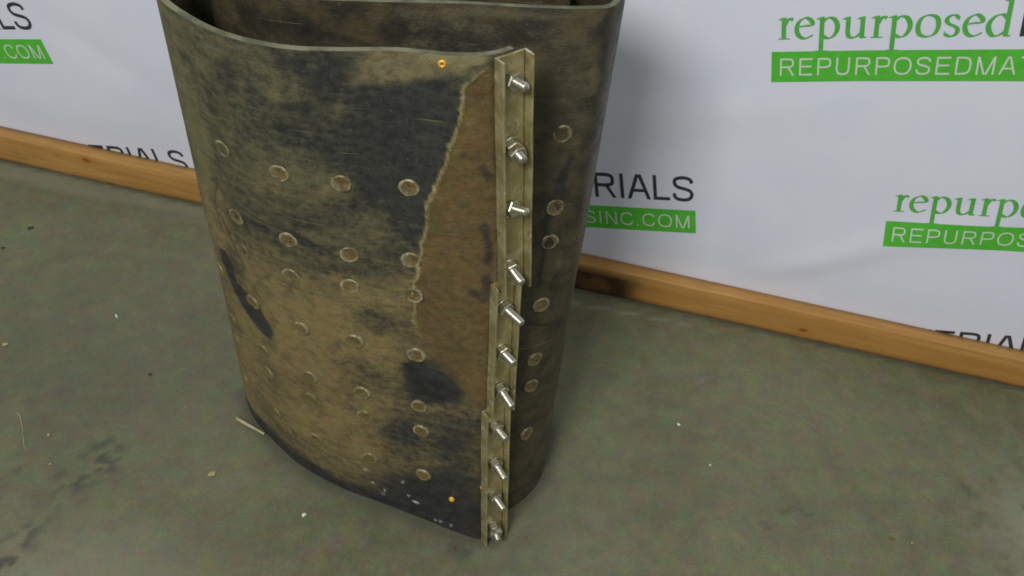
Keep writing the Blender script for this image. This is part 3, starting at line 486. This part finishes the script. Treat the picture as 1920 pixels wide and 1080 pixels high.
for k in range(7):
    hv, hf = head_mesh(k); HM = mesh('bolt_head', hv, hf, True); HM.materials.append(HEAD); attr(HM, 'dish', [1. if math.hypot(*p[:2]) < .0112 else 0. for p in hv]); HMS.append(HM)
dv, df = lathe([(0, .0009), (.0009, .0007), (.0013, -.0002)], 8); DM = mesh('fang_mark', dv, df, True); DM.materials.append(mat_simple('dark_rust', (.035, .022, .012), (.07, .04, .018), 200))
rows = (.864, .722, .645, .507, .368, .297, .157); spots = [(.167 + .1 * k + random.uniform(-.004, .004), z + random.uniform(-.004, .004), 0) for z in rows for k in range(5)]
spots += [(s, z, 1) for s, z in HEADS_IN] + [(s + .1, z, 1) for s, z in HEADS_IN[:2]]
for s, z, w in spots:
    p = Vector(belt_pt(s, z)); n = Vector(belt_nrm(s, z)); cake = 0 if w else float(np.clip((s - .19) * 2.2 + (.70 - z) * 1.1, 0, 1)) * random.uniform(.7, 1)
    if not w and s > .5: cake = 1
    m = oriented(n, spin=random.uniform(0, 6)).to_4x4(); m.translation = p + n * ((.0008 if w else .0021) - .0023 * cake + random.uniform(-.0005, .0003)); m = m @ Matrix.Rotation(random.uniform(-.06, .06), 4, 'X') @ Matrix.Rotation(random.uniform(-.06, .06), 4, 'Y'); o = link('bolt_head', random.choice(HMS)); o.matrix_world = m; under(o)
    k = random.uniform(.8, 1.05); o.color = (.21 * k, .172 * k, .066 * k, 1 - cake)
    if w: o.color = (.20 * k, .15 * k, .075 * k, .6)
    a0 = random.uniform(0, 6.28)
    for q in range(2):
        if random.random() < cake * .8: continue
        d = link('fang_mark', DM); mm = m.copy(); rr = random.uniform(.003, .0065); mm.translation = m.translation + m.to_3x3() @ Vector((rr * math.cos(a0), rr * math.sin(a0), .0014)); d.matrix_world = mm; under(d, o); a0 += random.uniform(2, 4)
bpy.context.view_layer.update()
# brass eyelets
ev, ef = lathe([(.0022, -.002), (.0022, .0016), (.0032, .0026), (.0048, .0024), (.0058, .0008), (.0058, -.002)], 20); EM = mesh('eyelet', ev, [f[::-1] for f in ef], True); EM.materials.append(mat_simple('brass', (.80, .46, .06), (.88, .56, .10), 150, .35, .35))
EM2 = EM.copy(); EM2.materials.clear(); EM2.materials.append(mat_simple('tarnished_brass', (.30, .19, .05), (.42, .27, .07), 150, .5, .2))
for s, z in EYES:
    n = Vector(belt_nrm(s, z)); m = oriented(n).to_4x4(); m.translation = Vector(belt_pt(s, z)) + n * .0024; o = link('eyelet', EM if s < 1 else EM2); o.matrix_world = m; under(o)

# lacing: three U-shaped plates bolted over the end of the belt
PLATE = mat_plate(); ZN = mat_zinc('zinc_stud', (.62, .61, .52), .26); ZN2 = mat_zinc('zinc_nut', (.56, .55, .46), .32)
def lace_frame(z, sc=.026):
    zz = min(max(z, .012), H_BELT - .012); p = Vector(belt_pt(sc, z)); up = Vector(belt_pt(sc, zz + .01)) - Vector(belt_pt(sc, zz - .01)); up.normalize()
    n = Vector(belt_nrm(sc, zz)); n = (n - up * n.dot(up)).normalized(); return p, n, up, up.cross(n).normalized()
def lace_pt(z, side, out):
    p, n, up, sd_ = lace_frame(z); return p + sd_ * side + n * out
prev = None
for (z1, z0, sh1, sh0, width, lift, fl, bolts), (bs1, bs0) in zip(LACING, ((-.002, .008), (.001, -.002), (-.009, -.005))):
    w = width; t = .0038
    prof = [(-w / 2, 0), (w / 2, 0), (w / 2, fl), (w / 2 - .0008, fl + .0008), (w / 2 - t + .0008, fl + .0008), (w / 2 - t, fl), (w / 2 - t, t - .003), (w / 2 - t - .0018, t - .003), (w / 2 - t - .0018, t), (-w / 2 + t + .0024, t), (-w / 2 + t, t + .0026), (-w / 2 + t, fl), (-w / 2 + t - .0008, fl + .0008), (-w / 2 + .0008, fl + .0008), (-w / 2, fl)]
    bm = bmesh.new(); zs = np.linspace(z0, z1, 24); rings = []
    org = lace_pt((z0 + z1) / 2, 0, 0)
    for q, z in enumerate(zs):
        f = (z - z0) / (z1 - z0); sh = sh0 + (sh1 - sh0) * f; jit = .0005 * math.sin(z * 37)
        rings.append([bm.verts.new(lace_pt(z, a + sh, b + lift + jit) - org) for a, b in prof])
    k = len(prof)
    for A, B in zip(rings[:-1], rings[1:]):
        for q in range(k): bm.faces.new((A[q], A[(q + 1) % k], B[(q + 1) % k], B[q]))
    for ring, flip in ((rings[0], True), (rings[-1], False)):
        # cap: base strip and two flange strips
        idx = [(0, 1, 2, 3, 4, 5, 6, 7, 8), (0, 8, 9), (0, 9, 10, 11, 12, 13, 14)]
        for g in idx: bm.faces.new([ring[q] for q in (g[::-1] if flip else g)])
    bmesh.ops.recalc_face_normals(bm, faces=bm.faces); me = bpy.data.meshes.new('lacing_plate'); bm.to_mesh(me); bm.free(); me.shade_flat()
    pl = link('lacing_plate', me, PLATE); pl.location = org; under(pl); bpy.context.view_layer.update()
    for z, L, ty, tz, dirty in bolts:
        f = (z - z0) / (z1 - z0); p, n, up, sd_ = lace_frame(z); c = p + sd_ * (bs0 + (bs1 - bs0) * f + .002) + n * (lift + t)
        d = (n + sd_ * ty + up * tz).normalized(); m = oriented(d, spin=random.uniform(0, 1)).to_4x4(); m.translation = c
        r = .0068; prof_b = [(r * .8, -.004)]; zz = .010
        prof_b += [(r * .9, .009)]
        while zz < L - .003: prof_b += [(r, zz), (r, zz + .0006), (r * .91, zz + .0010), (r * .91, zz + .0014)]; zz += .0019
        prof_b += [(r * .9, L - .0018), (r * .72, L), (0, L + .0003)]
        v, fc = lathe(prof_b, 16); o = link('bolt', mesh('bolt', v, fc, True), ZN); o.matrix_world = m; under(o, pl)
        v, fc = lathe([(.0070, -.001), (.0152, -.001), (.0152, .0012), (.0146, .0019), (.0070, .0019)], 22); o = link('washer', mesh('washer', v, fc), ZN2); o.matrix_world = m; under(o, pl)
        v, fc = lathe([(.0066, .0019), (.0124, .0019), (.0136, .0032), (.0136, .0112), (.0122, .0126), (.0066, .0126)], 6); o = link('nut', mesh('nut', v, fc), ZN2); o.matrix_world = m; under(o, pl)
        if dirty:
            o = link('nut', o.data); m2 = m @ Matrix.Rotation(.4, 4, 'Z'); m2.translation = m.translation + d * .0112; o.matrix_world = m2; under(o, pl)

# ------------------------------------------------------------------ small litter on the floor
def lump(name, loc, sx, sy, sz, rz, mat, label, cat, seed, group=None):
    bm = bmesh.new(); bmesh.ops.create_icosphere(bm, subdivisions=2, radius=1); rs = random.Random(seed)
    for v in bm.verts:
        k = 1 + rs.uniform(-.28, .28); v.co = Vector((v.co.x * sx * k, v.co.y * sy * k, max(v.co.z * sz * k, -sz * .75)))
    lo = min(v.co.z for v in bm.verts)
    for v in bm.verts: v.co.z -= lo
    me = bpy.data.meshes.new(name); bm.to_mesh(me); bm.free(); o = link(name, me, mat); o.location = (*loc, .0002); o.rotation_euler.z = rz; return tag(o, label, cat, group)
CR = mat_simple('white_crumb', (.72, .72, .66), (.8, .8, .76), 200); TN = mat_simple('tan_crumb', (.36, .30, .12), (.46, .38, .18), 120); DK = mat_simple('dark_grit', (.02, .022, .02), (.045, .045, .04), 150); SL = mat_simple('pale_wood_sliver', (.34, .30, .15), (.46, .42, .25), 80); BR = mat_simple('brown_chip', (.14, .075, .03), (.2, .11, .045), 120)
for a in LITTER: lump(*a[:6], {'w': CR, 't': TN, 'd': DK, 'b': BR, 's': SL}[a[6]], *a[7:])
def tube(name, pts, r0, r1, mat, label, cat, n=8):
    V, F = [], []; P_ = [Vector(p) for p in pts]
    for k, p in enumerate(P_):
        t = (P_[min(k + 1, len(P_) - 1)] - P_[max(k - 1, 0)]).normalized(); x = t.cross(Vector((0, 0, 1))).normalized(); y = x.cross(t); r = r0 + (r1 - r0) * k / (len(P_) - 1)
        V += [p + x * r * math.cos(2 * math.pi * q / n) + y * r * math.sin(2 * math.pi * q / n) for q in range(n)]
    for k in range(len(P_) - 1):
        for q in range(n): F.append((k * n + q, k * n + (q + 1) % n, k * n + n + (q + 1) % n, k * n + n + q))
    F += [tuple(range(n))[::-1], tuple(range(len(V) - n, len(V)))]; b = P_[0].copy(); b.z = 0
    o = link(name, mesh(name, [v - b for v in V], F, True), mat); o.location = b; return tag(o, label, cat)
tube('wood_sliver', [(-.566, 1.243, .0042), (-.545, 1.232, .0045), (-.52, 1.220, .004), (-.498, 1.209, .0036)], .0042, .0030, SL, 'thin pale wooden sliver poking out from under the left foot of the belt', 'wood sliver')
tube('fibre', [(-1.034, 1.214, .001), (-1.018, 1.203, .0012), (-1.003, 1.178, .0014), (-.990, 1.150, .0012), (-.976, 1.122, .001)], .0009, .0006, SL, 'thin curved pale fibre lying on the concrete at the left edge', 'fibre', 6)
